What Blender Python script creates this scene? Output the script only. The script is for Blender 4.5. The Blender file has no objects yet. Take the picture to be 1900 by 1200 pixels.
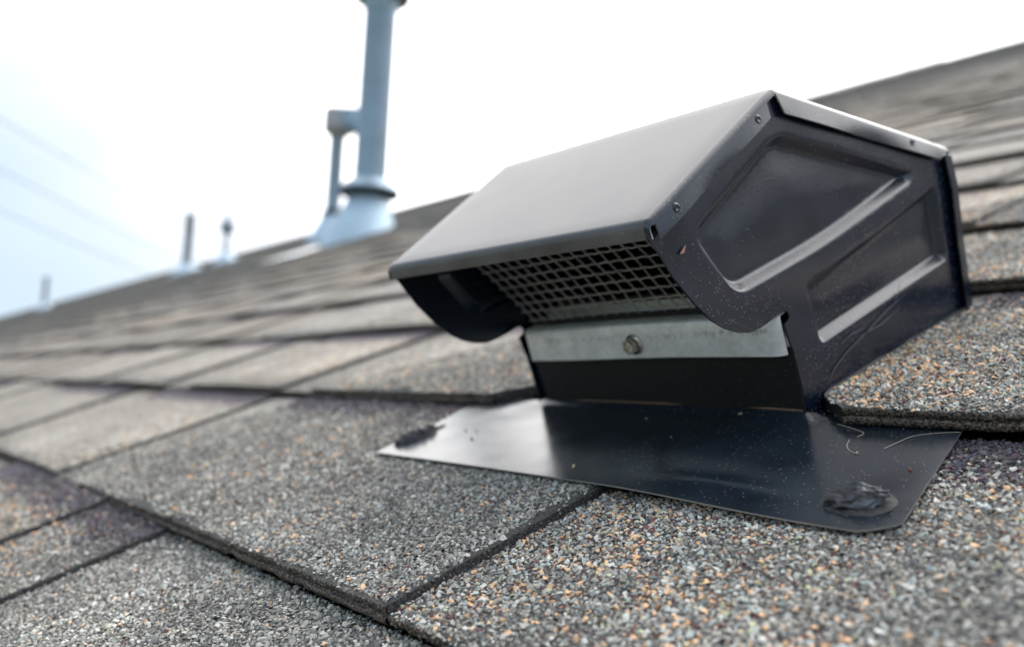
import bpy, bmesh, math, random
import numpy as np
from mathutils import Vector, Matrix, noise
from mathutils.geometry import delaunay_2d_cdt

random.seed(7)
rng = np.random.default_rng(11)
sc = bpy.context.scene
COL = sc.collection

# ------------------------------------------------------------------ camera
TH = math.radians(23.5)                                   # roof pitch
Uc = np.array([0.62490741, -0.04102446, -0.77962025])     # course direction seen from the camera
Vc = np.array([0.733917, -0.30962123, 0.6045664])         # up-slope direction
Nc = np.array([-0.26618899, -0.94997457, -0.16337606])    # roof normal
FPX = 1634.326
D = 0.1                                                   # one scene unit "decimetre" in metres; camera is 1 dm above the roof
ct, st = math.cos(TH), math.sin(TH)
Xw, Vw, Nw = np.array([1, 0, 0.]), np.array([0, ct, st]), np.array([0, -st, ct])
def camaxis(i): return Uc[i]*Xw + Vc[i]*Vw + Nc[i]*Nw
right, up, back = camaxis(0), -camaxis(1), -camaxis(2)
cam_pos = Nw*D
cd = bpy.data.cameras.new('camera'); cam = bpy.data.objects.new('camera', cd); COL.objects.link(cam)
cam.matrix_world = Matrix([[right[i], up[i], back[i], cam_pos[i]] for i in range(3)] + [[0, 0, 0, 1]])
cd.sensor_width = 36; cd.lens = FPX/1900*36
cd.clip_start = 0.01; cd.clip_end = 3000
cd.dof.use_dof = True; cd.dof.focus_distance = 0.247
cd.dof.aperture_fstop = (cd.lens/1000)/0.0037
cd.dof.aperture_blades = 9
sc.camera = cam

# ------------------------------------------------------------------ light
SUN_EL, SUN_AZ = math.radians(46), math.radians(-15)       # azimuth from +Y towards +X: up-slope, behind the ridge
sund = Vector((math.sin(SUN_AZ)*math.cos(SUN_EL), math.cos(SUN_AZ)*math.cos(SUN_EL), math.sin(SUN_EL)))
w = bpy.data.worlds.new('World'); sc.world = w; w.use_nodes = True
nt = w.node_tree; N_ = nt.nodes; L_ = nt.links; N_.clear()
def nn(nt, t, **k):
    n = nt.nodes.new(t)
    for a, b in k.items(): setattr(n, a, b)
    return n
out = nn(nt, 'ShaderNodeOutputWorld'); bg = nn(nt, 'ShaderNodeBackground')
sky = nn(nt, 'ShaderNodeTexSky', sky_type='NISHITA', sun_disc=False)
sky.sun_elevation = SUN_EL; sky.sun_rotation = SUN_AZ; sky.dust_density = 1.0
geo = nn(nt, 'ShaderNodeTexCoord')
nrm = nn(nt, 'ShaderNodeVectorMath', operation='NORMALIZE'); L_.new(geo.outputs['Generated'], nrm.inputs[0])
dot = nn(nt, 'ShaderNodeVectorMath', operation='DOT_PRODUCT'); L_.new(nrm.outputs[0], dot.inputs[0])
dot.inputs[1].default_value = Vector((-0.25, 0.62, 0.74)).normalized()     # the bright middle of the cloud sheet
noi = nn(nt, 'ShaderNodeTexNoise'); noi.inputs['Scale'].default_value = 1.6; noi.inputs['Detail'].default_value = 5; noi.inputs['Roughness'].default_value = .55
mp = nn(nt, 'ShaderNodeMapping'); mp.inputs['Scale'].default_value = (1, 1, 2.4); L_.new(nrm.outputs[0], mp.inputs[0]); L_.new(mp.outputs[0], noi.inputs['Vector'])
ma = nn(nt, 'ShaderNodeMath', operation='MULTIPLY_ADD'); L_.new(noi.outputs['Fac'], ma.inputs[0]); ma.inputs[1].default_value = 0.30; L_.new(dot.outputs['Value'], ma.inputs[2])
mr = nn(nt, 'ShaderNodeMapRange', interpolation_type='SMOOTHSTEP'); L_.new(ma.outputs[0], mr.inputs['Value'])
mr.inputs['From Min'].default_value = 0.52; mr.inputs['From Max'].default_value = 0.98; mr.inputs['To Min'].default_value = 0.0; mr.inputs['To Max'].default_value = 1
cl = nn(nt, 'ShaderNodeValToRGB'); e = cl.color_ramp.elements    # thin veil -> thick bright cloud
e[0].color = (.168, .204, .242, 1); e[0].position = 0; e[1].color = (.86, .85, .84, 1); e[1].position = 1
x_ = e.new(.22); x_.color = (.235, .256, .278, 1); x_ = e.new(.5); x_.color = (.41, .425, .445, 1); e[3].position = .8
cs = nn(nt, 'ShaderNodeVectorMath', operation='SCALE'); cs.inputs['Scale'].default_value = 21
L_.new(mr.outputs[0], cl.inputs[0]); L_.new(cl.outputs[0], cs.inputs[0])
mx = nn(nt, 'ShaderNodeMix', data_type='RGBA'); mx.inputs[0].default_value = 0.93
L_.new(sky.outputs[0], mx.inputs[6]); L_.new(cs.outputs[0], mx.inputs[7])
L_.new(mx.outputs[2], bg.inputs[0]); bg.inputs[1].default_value = 0.1
L_.new(bg.outputs[0], out.inputs[0])
sl = bpy.data.lights.new('sun', 'SUN'); so = bpy.data.objects.new('sun', sl); COL.objects.link(so)
sl.energy = 0.8; sl.angle = math.radians(35); sl.color = (1, .97, .92)
so.rotation_euler = sund.to_track_quat('Z', 'Y').to_euler()
vs = sc.view_settings
vs.view_transform = 'Standard'; vs.look = 'None'; vs.exposure = 1.0; vs.gamma = 1; vs.use_curve_mapping = False

# ------------------------------------------------------------------ helpers
ROOF = Matrix([[1, 0, 0, 0], [0, ct, -st, 0], [0, st, ct, 0], [0, 0, 0, 1]])   # roof frame (u,v,n) -> world
def wpt(u, v, n): return Xw*u*D + Vw*v*D + Nw*n*D
def project(P):                     # P (k,3) in dm, roof frame -> pixel of the 1900 frame, depth in dm
    P = np.asarray(P, float)
    c = P[:, :1]*Uc + P[:, 1:2]*Vc + (P[:, 2:3]-1)*Nc
    return 950+FPX*c[:, 0]/c[:, 2], 600+FPX*c[:, 1]/c[:, 2], c[:, 2]

def tag(o, label=None, cat=None, group=None, kind=None):
    if label: o['label'] = label
    if cat: o['category'] = cat
    if group: o['group'] = group
    if kind: o['kind'] = kind
    return o
def empty(name, mw):
    o = bpy.data.objects.new(name, None); COL.objects.link(o); o.empty_display_size = .02
    o.matrix_world = mw; return o
def link(name, me, parent=None):
    o = bpy.data.objects.new(name, me); COL.objects.link(o)
    if parent: o.parent = parent
    return o
def mesh(name, verts, faces, mats, smooth=False, fmat=None):
    me = bpy.data.meshes.new(name)
    me.from_pydata([tuple(v) for v in verts], [], faces)
    for m in mats: me.materials.append(m)
    if smooth: me.polygons.foreach_set('use_smooth', [True]*len(me.polygons))
    if fmat is not None: me.polygons.foreach_set('material_index', fmat)
    me.update(); return me
def fromnp(name, V, loops, starts, totals, mats, fmat=None, smooth=None):
    me = bpy.data.meshes.new(name)
    me.vertices.add(len(V)); me.vertices.foreach_set('co', np.ascontiguousarray(V, np.float32).ravel())
    me.loops.add(len(loops)); me.loops.foreach_set('vertex_index', np.asarray(loops, np.int32))
    me.polygons.add(len(starts)); me.polygons.foreach_set('loop_start', np.asarray(starts, np.int32))
    me.polygons.foreach_set('loop_total', np.asarray(totals, np.int32))
    for m in mats: me.materials.append(m)
    if fmat is not None: me.polygons.foreach_set('material_index', np.asarray(fmat, np.int32))
    if smooth is not None: me.polygons.foreach_set('use_smooth', smooth)
    me.update(calc_edges=True); me.validate(); return me
def grid(P):
    """P (r,c,3) -> verts, quads"""
    r, c = P.shape[:2]; f = []
    for i in range(r-1):
        for j in range(c-1):
            a = i*c+j; f.append((a, a+1, a+c+1, a+c))
    return P.reshape(-1, 3), f

# ------------------------------------------------------------------ materials
def mat(name):
    m = bpy.data.materials.new(name); m.use_nodes = True
    b = m.node_tree.nodes['Principled BSDF']; return m, m.node_tree, b
def lk(nt, a, b): nt.links.new(a, b)
def ramp(nt, fac, stops, mode='CONSTANT'):
    r = nn(nt, 'ShaderNodeValToRGB'); r.color_ramp.interpolation = mode
    el = r.color_ramp.elements
    while len(el) > 1: el.remove(el[-1])
    el[0].position = stops[0][0]; el[0].color = (*stops[0][1], 1)
    for p, c in stops[1:]:
        e = el.new(p); e.color = (*c, 1)
    if fac is not None: lk(nt, fac, r.inputs[0])
    return r
PALG = [(.165, .159, .149), (.235, .222, .198), (.29, .271, .240), (.40, .38, .345), (.10, .095, .092), (.205, .187, .160)]
PALC = [(.58, .36, .21), (.29, .32, .31), (.11, .05, .045), (.44, .445, .42), (.52, .30, .16), (.34, .34, .22)]
PALB = [(.045, .04, .055), (.06, .055, .07), (.085, .045, .05), (.035, .033, .04), (.11, .10, .10), (.07, .06, .09)]

def granule_surface():
    m, nt, b = mat('granule_surface')
    tc = nn(nt, 'ShaderNodeTexCoord')
    vo = nn(nt, 'ShaderNodeTexVoronoi'); vo.inputs['Scale'].default_value = 820; lk(nt, tc.outputs['Object'], vo.inputs['Vector'])
    sep = nn(nt, 'ShaderNodeSeparateColor'); lk(nt, vo.outputs['Color'], sep.inputs[0])
    g = ramp(nt, sep.outputs[0], [(i/6, c) for i, c in enumerate(PALG)])
    c = ramp(nt, sep.outputs[0], [(0, PALC[0]), (.26, PALC[1]), (.5, PALC[2]), (.66, PALC[3]), (.78, PALC[4]), (.9, PALC[5])])
    bd = ramp(nt, sep.outputs[0], [(i/6, c_) for i, c_ in enumerate(PALB)])
    at = nn(nt, 'ShaderNodeAttribute', attribute_name='tab')           # r tint, g colourfulness, b band flag
    vv = nn(nt, 'ShaderNodeAttribute', attribute_name='vv')
    sa = nn(nt, 'ShaderNodeSeparateColor'); lk(nt, at.outputs['Color'], sa.inputs[0])
    lt = nn(nt, 'ShaderNodeMath', operation='LESS_THAN'); lk(nt, sep.outputs[1], lt.inputs[0]); lk(nt, sa.outputs[1], lt.inputs[1])
    m1 = nn(nt, 'ShaderNodeMix', data_type='RGBA'); lk(nt, lt.outputs[0], m1.inputs[0]); lk(nt, g.outputs[0], m1.inputs[6]); lk(nt, c.outputs[0], m1.inputs[7])
    # dark granule band under the next course: dithered edge
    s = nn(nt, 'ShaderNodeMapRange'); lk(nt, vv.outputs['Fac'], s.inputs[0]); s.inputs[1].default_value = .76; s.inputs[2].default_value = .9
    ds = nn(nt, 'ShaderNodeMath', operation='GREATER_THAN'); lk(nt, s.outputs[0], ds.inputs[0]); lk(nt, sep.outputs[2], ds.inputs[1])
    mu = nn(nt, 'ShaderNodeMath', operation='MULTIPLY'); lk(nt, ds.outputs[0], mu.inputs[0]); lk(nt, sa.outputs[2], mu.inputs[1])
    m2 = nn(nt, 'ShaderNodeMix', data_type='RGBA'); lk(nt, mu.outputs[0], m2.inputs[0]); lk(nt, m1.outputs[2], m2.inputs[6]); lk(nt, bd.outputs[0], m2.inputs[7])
    n2 = nn(nt, 'ShaderNodeTexNoise'); n2.inputs['Scale'].default_value = 14; n2.inputs['Detail'].default_value = 4; lk(nt, tc.outputs['Object'], n2.inputs['Vector'])
    r2 = nn(nt, 'ShaderNodeMapRange'); lk(nt, n2.outputs['Fac'], r2.inputs[0]); r2.inputs[1].default_value = .3; r2.inputs[2].default_value = .7; r2.inputs[3].default_value = .92; r2.inputs[4].default_value = 1.34
    ml = nn(nt, 'ShaderNodeMath', operation='MULTIPLY'); 
    v3 = nn(nt, 'ShaderNodeTexNoise'); v3.inputs['Scale'].default_value = 190; v3.inputs['Detail'].default_value = 3; lk(nt, tc.outputs['Object'], v3.inputs['Vector'])
    r3 = nn(nt, 'ShaderNodeMapRange'); lk(nt, v3.outputs['Fac'], r3.inputs[0]); r3.inputs[1].default_value = .3; r3.inputs[2].default_value = .7; r3.inputs[3].default_value = .58; r3.inputs[4].default_value = 1.36
    m4 = nn(nt, 'ShaderNodeMath', operation='MULTIPLY'); lk(nt, r2.outputs[0], m4.inputs[0]); lk(nt, r3.outputs[0], m4.inputs[1])
    lk(nt, m4.outputs[0], ml.inputs[0]); lk(nt, sa.outputs[0], ml.inputs[1])
    m3 = nn(nt, 'ShaderNodeVectorMath', operation='SCALE'); lk(nt, m2.outputs[2], m3.inputs[0]); lk(nt, ml.outputs[0], m3.inputs['Scale'])
    lk(nt, m3.outputs[0], b.inputs['Base Color'])
    b.inputs['Roughness'].default_value = .85; b.inputs['Specular IOR Level'].default_value = .25
    bu = nn(nt, 'ShaderNodeBump'); bu.inputs['Strength'].default_value = .9; bu.inputs['Distance'].default_value = .0006; bu.invert = True
    lk(nt, vo.outputs['Distance'], bu.inputs['Height']); lk(nt, bu.outputs[0], b.inputs['Normal'])
    return m
M_SURF = granule_surface()

def granule_mat():
    m, nt, b = mat('granule_stone')
    at = nn(nt, 'ShaderNodeAttribute', attribute_name='tab')
    no = nn(nt, 'ShaderNodeTexNoise'); no.inputs['Scale'].default_value = 2500; tc = nn(nt, 'ShaderNodeTexCoord'); lk(nt, tc.outputs['Object'], no.inputs['Vector'])
    r = nn(nt, 'ShaderNodeMapRange'); lk(nt, no.outputs['Fac'], r.inputs[0]); r.inputs[1].default_value = .3; r.inputs[2].default_value = .7; r.inputs[3].default_value = .8; r.inputs[4].default_value = 1.2
    s = nn(nt, 'ShaderNodeVectorMath', operation='SCALE'); lk(nt, at.outputs['Color'], s.inputs[0]); lk(nt, r.outputs[0], s.inputs['Scale'])
    lk(nt, s.outputs[0], b.inputs['Base Color']); b.inputs['Roughness'].default_value = .7; b.inputs['Specular IOR Level'].default_value = .35
    return m
M_GRAN = granule_mat()

def asphalt(name, c1, c2, scale=1600, bump=.0004):
    m, nt, b = mat(name)
    tc = nn(nt, 'ShaderNodeTexCoord'); no = nn(nt, 'ShaderNodeTexNoise'); no.inputs['Scale'].default_value = scale; no.inputs['Detail'].default_value = 3
    lk(nt, tc.outputs['Object'], no.inputs['Vector'])
    r = ramp(nt, no.outputs['Fac'], [(.42, c1), (.68, c2)], 'LINEAR'); lk(nt, r.outputs[0], b.inputs['Base Color'])
    b.inputs['Roughness'].default_value = .75
    bu = nn(nt, 'ShaderNodeBump'); bu.inputs['Distance'].default_value = bump; bu.inputs['Strength'].default_value = 1; lk(nt, no.outputs['Fac'], bu.inputs['Height']); lk(nt, bu.outputs[0], b.inputs['Normal'])
    return m
M_BED = asphalt('granule_bed', (.032, .03, .029), (.12, .112, .10))
M_CUT = asphalt('asphalt_cut_edge', (.014, .011, .011), (.26, .20, .155), 1100, .0009)

def paint(name, base=(.003, .008, .020), rough=(.19, .26), specks=1.0, dirt=0.0):
    m, nt, b = mat(name)
    tc = nn(nt, 'ShaderNodeTexCoord')
    # dust specks: tiny voronoi dots, a random few of the cells
    cols = None; facs = []
    for scale, thr, keep in ((950, .21, .80), (330, .08, .6)):
        vo = nn(nt, 'ShaderNodeTexVoronoi'); vo.inputs['Scale'].default_value = scale; lk(nt, tc.outputs['Object'], vo.inputs['Vector'])
        a = nn(nt, 'ShaderNodeMath', operation='LESS_THAN'); lk(nt, vo.outputs['Distance'], a.inputs[0]); a.inputs[1].default_value = thr
        sp = nn(nt, 'ShaderNodeSeparateColor'); lk(nt, vo.outputs['Color'], sp.inputs[0])
        k = nn(nt, 'ShaderNodeMath', operation='GREATER_THAN'); lk(nt, sp.outputs[0], k.inputs[0]); k.inputs[1].default_value = keep
        mu = nn(nt, 'ShaderNodeMath', operation='MULTIPLY'); lk(nt, a.outputs[0], mu.inputs[0]); lk(nt, k.outputs[0], mu.inputs[1]); facs.append((mu, sp))
    mxm = nn(nt, 'ShaderNodeMath', operation='MAXIMUM'); lk(nt, facs[0][0].outputs[0], mxm.inputs[0]); lk(nt, facs[1][0].outputs[0], mxm.inputs[1])
    mm = nn(nt, 'ShaderNodeMath', operation='MULTIPLY'); lk(nt, mxm.outputs[0], mm.inputs[0]); mm.inputs[1].default_value = .5*specks
    dc = ramp(nt, facs[0][1].outputs[1], [(0, (.34, .24, .17)), (.5, (.42, .36, .30)), (.8, (.30, .34, .38))])
    n1 = nn(nt, 'ShaderNodeTexNoise'); n1.inputs['Scale'].default_value = 55; n1.inputs['Detail'].default_value = 6; lk(nt, tc.outputs['Object'], n1.inputs['Vector'])
    n3 = nn(nt, 'ShaderNodeTexNoise'); n3.inputs['Scale'].default_value = 600; n3.inputs['Detail'].default_value = 5; lk(nt, tc.outputs['Object'], n3.inputs['Vector'])
    base_r = ramp(nt, n1.outputs['Fac'], [(.35, base), (.72, tuple(x*1.5+.002+dirt for x in base))], 'LINEAR')
    # fine film of dust
    dr = nn(nt, 'ShaderNodeMapRange'); lk(nt, n3.outputs['Fac'], dr.inputs[0]); dr.inputs[1].default_value = .52; dr.inputs[2].default_value = .8; dr.inputs[4].default_value = .03+.8*dirt
    mf = nn(nt, 'ShaderNodeMix', data_type='RGBA'); lk(nt, dr.outputs[0], mf.inputs[0]); lk(nt, base_r.outputs[0], mf.inputs[6]); mf.inputs[7].default_value = (.22, .18, .15, 1)
    mx = nn(nt, 'ShaderNodeMix', data_type='RGBA'); lk(nt, mm.outputs[0], mx.inputs[0]); lk(nt, mf.outputs[2], mx.inputs[6]); lk(nt, dc.outputs[0], mx.inputs[7])
    lk(nt, mx.outputs[2], b.inputs['Base Color'])
    rr = nn(nt, 'ShaderNodeMapRange'); lk(nt, n1.outputs['Fac'], rr.inputs[0]); rr.inputs[1].default_value = .3; rr.inputs[2].default_value = .7; rr.inputs[3].default_value = rough[0]; rr.inputs[4].default_value = rough[1]
    lk(nt, rr.outputs[0], b.inputs['Roughness'])
    bu = nn(nt, 'ShaderNodeBump'); bu.inputs['Distance'].default_value = .0003; bu.inputs['Strength'].default_value = .10
    n4 = nn(nt, 'ShaderNodeTexNoise'); n4.inputs['Scale'].default_value = 900; n4.inputs['Detail'].default_value = 2; lk(nt, tc.outputs['Object'], n4.inputs['Vector'])
    lk(nt, n4.outputs['Fac'], bu.inputs['Height']); lk(nt, bu.outputs[0], b.inputs['Normal'])
    b.inputs['IOR'].default_value = 1.66
    return m
M_PAINT = paint('black_painted_steel')
M_TOP = paint('black_painted_steel_top', base=(.030, .030, .036), rough=(.37, .40), specks=.15)
M_TOP.node_tree.nodes['Principled BSDF'].inputs['IOR'].default_value = 1.6
M_LIP = paint('dusty_painted_lip', base=(.045, .038, .033), rough=(.45, .6), specks=1.0, dirt=.03)
M_FLASH = paint('flashing_paint', base=(.006, .011, .018), rough=(.17, .25), specks=.8)
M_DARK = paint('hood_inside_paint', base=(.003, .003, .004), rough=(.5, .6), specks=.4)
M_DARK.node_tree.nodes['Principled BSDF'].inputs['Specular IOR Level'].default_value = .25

def galv(name, col, rough, spangle=300, metallic=.85, streak=0):
    m, nt, b = mat(name)
    tc = nn(nt, 'ShaderNodeTexCoord'); vo = nn(nt, 'ShaderNodeTexVoronoi'); vo.inputs['Scale'].default_value = spangle; lk(nt, tc.outputs['Object'], vo.inputs['Vector'])
    sp = nn(nt, 'ShaderNodeSeparateColor'); lk(nt, vo.outputs['Color'], sp.inputs[0])
    no = nn(nt, 'ShaderNodeTexNoise'); no.inputs['Scale'].default_value = spangle/6; no.inputs['Detail'].default_value = 6; lk(nt, tc.outputs['Object'], no.inputs['Vector'])
    ad = nn(nt, 'ShaderNodeMath', operation='MULTIPLY_ADD'); lk(nt, sp.outputs[0], ad.inputs[0]); ad.inputs[1].default_value = .2; lk(nt, no.outputs['Fac'], ad.inputs[2])
    r = ramp(nt, ad.outputs[0], [(.35, tuple(c*.82 for c in col)), (.85, tuple(min(1, c*1.12) for c in col))], 'LINEAR')
    lk(nt, r.outputs[0], b.inputs['Base Color']); b.inputs['Metallic'].default_value = metallic
    rr = nn(nt, 'ShaderNodeMapRange'); lk(nt, no.outputs['Fac'], rr.inputs[0]); rr.inputs[3].default_value = rough-.08; rr.inputs[4].default_value = rough+.12
    lk(nt, rr.outputs[0], b.inputs['Roughness']); return m
M_BAR = galv('galvanised_bar', (.84, .85, .88), .42, 700, .45)
M_WIRE = galv('wire_mesh_steel', (.55, .53, .51), .45, 900, .5)
M_SCREW = galv('zinc_screw', (.62, .57, .50), .25, 500, .95)
M_PIPE = galv('galvanised_pipe', (.32, .41, .49), .5, 60, .75)
M_CONE = galv('galvanised_cone', (.46, .58, .68), .5, 40, .55)
M_CAPD = galv('weathered_cap', (.16, .15, .15), .5, 60, .6)
M_PLATE = galv('bright_flat_flashing', (.80, .82, .84), .3, 40, .85)
def plain(name, col, rough=.7, metallic=0):
    m, nt, b = mat(name); tc = nn(nt, 'ShaderNodeTexCoord')
    no = nn(nt, 'ShaderNodeTexNoise'); no.inputs['Scale'].default_value = 30; no.inputs['Detail'].default_value = 5; lk(nt, tc.outputs['Object'], no.inputs['Vector'])
    r = ramp(nt, no.outputs['Fac'], [(.3, tuple(c*.75 for c in col)), (.7, tuple(c*1.2 for c in col))], 'LINEAR'); lk(nt, r.outputs[0], b.inputs['Base Color'])
    b.inputs['Roughness'].default_value = rough; b.inputs['Metallic'].default_value = metallic; return m
M_RING = plain('dark_ring', (.03, .035, .04), .6)
M_PVC = plain('grey_vent_pipe', (.26, .31, .36), .6)
M_WALL = plain('siding', (.45, .42, .38)); M_GROUND = plain('grass_ground', (.06, .08, .035), .9)
M_FIBRE = plain('dry_fibre', (.55, .45, .36), .8); M_CABLE = plain('cable', (.12, .13, .14), .6)
M_INK = plain('stamp_ink', (.36, .38, .39), .6)
M_RIM = galv('worn_cut_edge', (.34, .32, .31), .45, 500, .4); M_LINE = plain('rust_line', (.16, .10, .065), .7)
def tar():
    m, nt, b = mat('roof_sealant'); tc = nn(nt, 'ShaderNodeTexCoord')
    no = nn(nt, 'ShaderNodeTexNoise'); no.inputs['Scale'].default_value = 260; no.inputs['Detail'].default_value = 8; lk(nt, tc.outputs['Object'], no.inputs['Vector'])
    r = ramp(nt, no.outputs['Fac'], [(.38, (.022, .018, .018)), (.52, (.07, .064, .072)), (.66, (.13, .135, .165))], 'LINEAR'); lk(nt, r.outputs[0], b.inputs['Base Color'])
    b.inputs['Roughness'].default_value = .42
    bu = nn(nt, 'ShaderNodeBump'); bu.inputs['Distance'].default_value = .0008; bu.inputs['Strength'].default_value = .8; lk(nt, no.outputs['Fac'], bu.inputs['Height']); lk(nt, bu.outputs[0], b.inputs['Normal'])
    return m
M_JOINT = asphalt('joint_asphalt', (.008, .007, .009), (.07, .06, .06), 1100, .0008); M_TAR = tar(); M_TAR2 = asphalt('sealant_dirt', (.012, .012, .014), (.05, .045, .045), 400, .0002); M_BUTT = asphalt('lightened_dusted_edge', (.11, .104, .097), (.30, .28, .26))  # M_BUTT: dusty far edges, coloured paler to offset their backlit shade

# ------------------------------------------------------------------ ground, house, roof
gz = -4.6
g = link('ground', mesh('ground', [(-900, -900, gz), (900, -900, gz), (900, 1400, gz), (-900, 1400, gz)], [(0, 1, 2, 3)], [M_GROUND])); tag(g, kind='structure')
U0, U1, V0, VR = -640., 60., -20., 90.
EXP = 1.43; VA = 0.90                                   # exposure and butt line of course 0, dm
house = empty('house', Matrix.Translation((0, 0, gz)))
tag(house, 'long low-pitched house under a grey granule shingle roof', 'house')
def hp(o): o.parent = house; o.matrix_parent_inverse = house.matrix_world.inverted(); return o
e0, rdg = wpt(0, V0, -.15), wpt(0, VR, -.15)
yb = 2*rdg[1]-e0[1]
x0, x1 = U0*D, U1*D
def boxm(name, a, b, m):
    (xa, ya, za), (xb, yb_, zb) = a, b
    v = [(xa, ya, za), (xb, ya, za), (xb, yb_, za), (xa, yb_, za), (xa, ya, zb), (xb, ya, zb), (xb, yb_, zb), (xa, yb_, zb)]
    return mesh(name, v, [(0, 3, 2, 1), (4, 5, 6, 7), (0, 1, 5, 4), (1, 2, 6, 5), (2, 3, 7, 6), (3, 0, 4, 7)], [m])
ya, yz = e0[1]+.4, yb-.4
vz = e0[2]+.4*math.tan(TH)-.12
gv = []
for x in (x0+.3, x1-.3): gv += [(x, ya, gz), (x, yz, gz), (x, yz, vz), (x, (ya+yz)/2, rdg[2]-.12), (x, ya, vz)]
hp(link('wall', mesh('wall', gv, [(4, 3, 2, 1, 0), (5, 6, 7, 8, 9), (0, 5, 9, 4), (1, 2, 7, 6)], [M_WALL])))
# deck: front and rear slope, a slab under the shingles
tk = .14
rv = []
for x in (x0, x1):
    for q in (e0, rdg, np.array([0, yb, e0[2]])): rv += [(x, q[1], q[2]), (x, q[1], q[2]-tk)]
roofdeck = hp(link('roof', mesh('roof', rv, [(0, 6, 8, 2), (2, 8, 10, 4), (1, 3, 9, 7), (3, 5, 11, 9), (0, 1, 7, 6), (4, 10, 11, 5), (0, 2, 3, 1), (2, 4, 5, 3), (6, 7, 9, 8), (8, 9, 11, 10)], [M_BED])))
def rp(o):                       # put an object built in the roof frame under the roof
    o.parent = roofdeck; o.matrix_parent_inverse = Matrix.Identity(4)
    o.matrix_basis = ROOF if True else None
    o.matrix_parent_inverse = roofdeck.matrix_world.inverted() if roofdeck.matrix_world != Matrix.Identity(4) else Matrix.Identity(4)
    return o
bpy.context.view_layer.update()

# ------------------------------------------------------------------ shingle layout
# tab: (course, u0, u1, height, tint, colourfulness, band)
def vk(k): return VA+EXP*k
manual = {
 0: [(-13.2, -11.6, 0, .95, .25, 0), (-11.6, -8.94, .025, .95, .18, 1), (-8.94, -8.1, 0, 1., .2, 0), (-8.1, -5.76, .025, 1.0, .22, 1), (-5.76, -5.275, .004, .98, .06, 0),
     (-5.24, -1.99, .025, 1.0, .085, 1), (-1.99, .5, 0, 1.0, .27, 1), (.5, 2.4, .025, 1, .2, 0)],
 -1: [(-8.4, -6.9, 0, 1, .2, 0), (-6.9, -4.64, .056, 1.0, .45, 1), (-4.64, -3.76, .032, 1.0, .30, 1), (-3.76, 1.6, .010, 1.0, .025, 0)],
 1: [(-14.5, -12.6, 0, 1, .2, 0), (-12.6, -10.67, .025, 1.05, .2, 0), (-10.67, -9.9, 0, 1, .15, 0), (-9.9, -8.25, .025, 1.05, .2, 1), (-8.25, -7.5, 0, 1.0, .15, 0), (-7.5, -5.695, .025, 1.05, .3, 1),
     (-5.695, -5.2, 0, 1, .2, 0), (-5.2, -3.0, .025, .98, .2, 1), (-1.62, .9, .025, 1.0, .42, 1)],
 2: [(-7.1, -5.6, .025, 1.05, .2, 1), (-5.6, -4.6, 0, 1, .2, 0), (-4.6, -3.1, .025, 1, .2, 0), (-3.1, -1.72, 0, 1., .3, 0), (-1.72, 1.2, .025, 1.0, .42, 1)],
 -2: [(-5.2, -3.1, .025, 1, .2, 0), (-3.1, -1, 0, 1, .2, 0), (-1, 1, .025, 1, .2, 0)],
}
tabs = []
NC = int((VR-.4-VA)/EXP)
rr = random.Random(5)
for k in range(-14, NC+1):
    base = manual.get(k, [])
    for t in base: tabs.append((k,)+t)
    spans = [(U0, U1)] if not base else [(U0, base[0][0]), (base[-1][1], U1)]
    for a, b in spans:
        u = a; tooth = rr.random() < .5
        while u < b-.3:
            wd = rr.uniform(1.1, 2.6) if tooth else rr.uniform(.6, 1.9)
            e = min(u+wd, b)
            if b-e < .5: e = b
            col = rr.choice((.08, .18, .3, .45)); tabs.append((k, u, e, .025 if tooth else 0, rr.uniform(.86, 1.1) if tooth else rr.uniform(.74, 1.0), col, 1 if (not tooth or rr.random() < .5) and rr.random() < .7 else 0))
            u = e; tooth = not tooth

def lift(k, u, v):
    """edge lift and unevenness of the course, dm"""
    t = (v-vk(k))/EXP
    w = noise.noise(Vector((u*.55, k*3.1, .3)))*.022*max(0, 1-t*1.3)
    w += noise.noise(Vector((u*.25, v*.9, 7.)))*.008
    if k == 1 and -6 < u < 1: w = max(w, -.002)+.006*max(0, 1-t)
    return w
def zf(k): return 1-.62*max(0, min(1, (k-8)/14))          # steps flattened up the slope so their dark backlit fronts show less
def ntop(k, h, u, v): return (-.051*(v-vk(k))/EXP + h + lift(k, u, v))*zf(k)

# visibility ranking
keep = []
for i, (k, a, b, h, *_r) in enumerate(tabs):
    if abs(k) > 70 or a < -260: continue
    A, B = vk(k), vk(k)+EXP
    uu = np.linspace(max(a, -400), min(b, 3), 5)
    P = np.array([[u, v, 0] for u in uu for v in (A, (A+B)/2, B)])
    x, y, z = project(P)
    ok = (z > .6) & (x > -150) & (x < 2050) & (y > -100) & (y < 1350)
    if not ok.any(): continue
    P4 = np.array([[uu[0], A, 0], [uu[-1], A, 0], [uu[-1], B, 0], [uu[0], B, 0]]); x4, y4, z4 = project(P4)
    if (z4 < .3).any(): ar = 1e6
    else: ar = .5*abs(np.dot(x4, np.roll(y4, 1))-np.dot(y4, np.roll(x4, 1)))
    keep.append((ar*ok.mean(), i, float(np.min(np.abs(z)))))
keep.sort(reverse=True)
keep = keep[:296]; near_ids = {i: z for _, i, z in keep}

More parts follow.
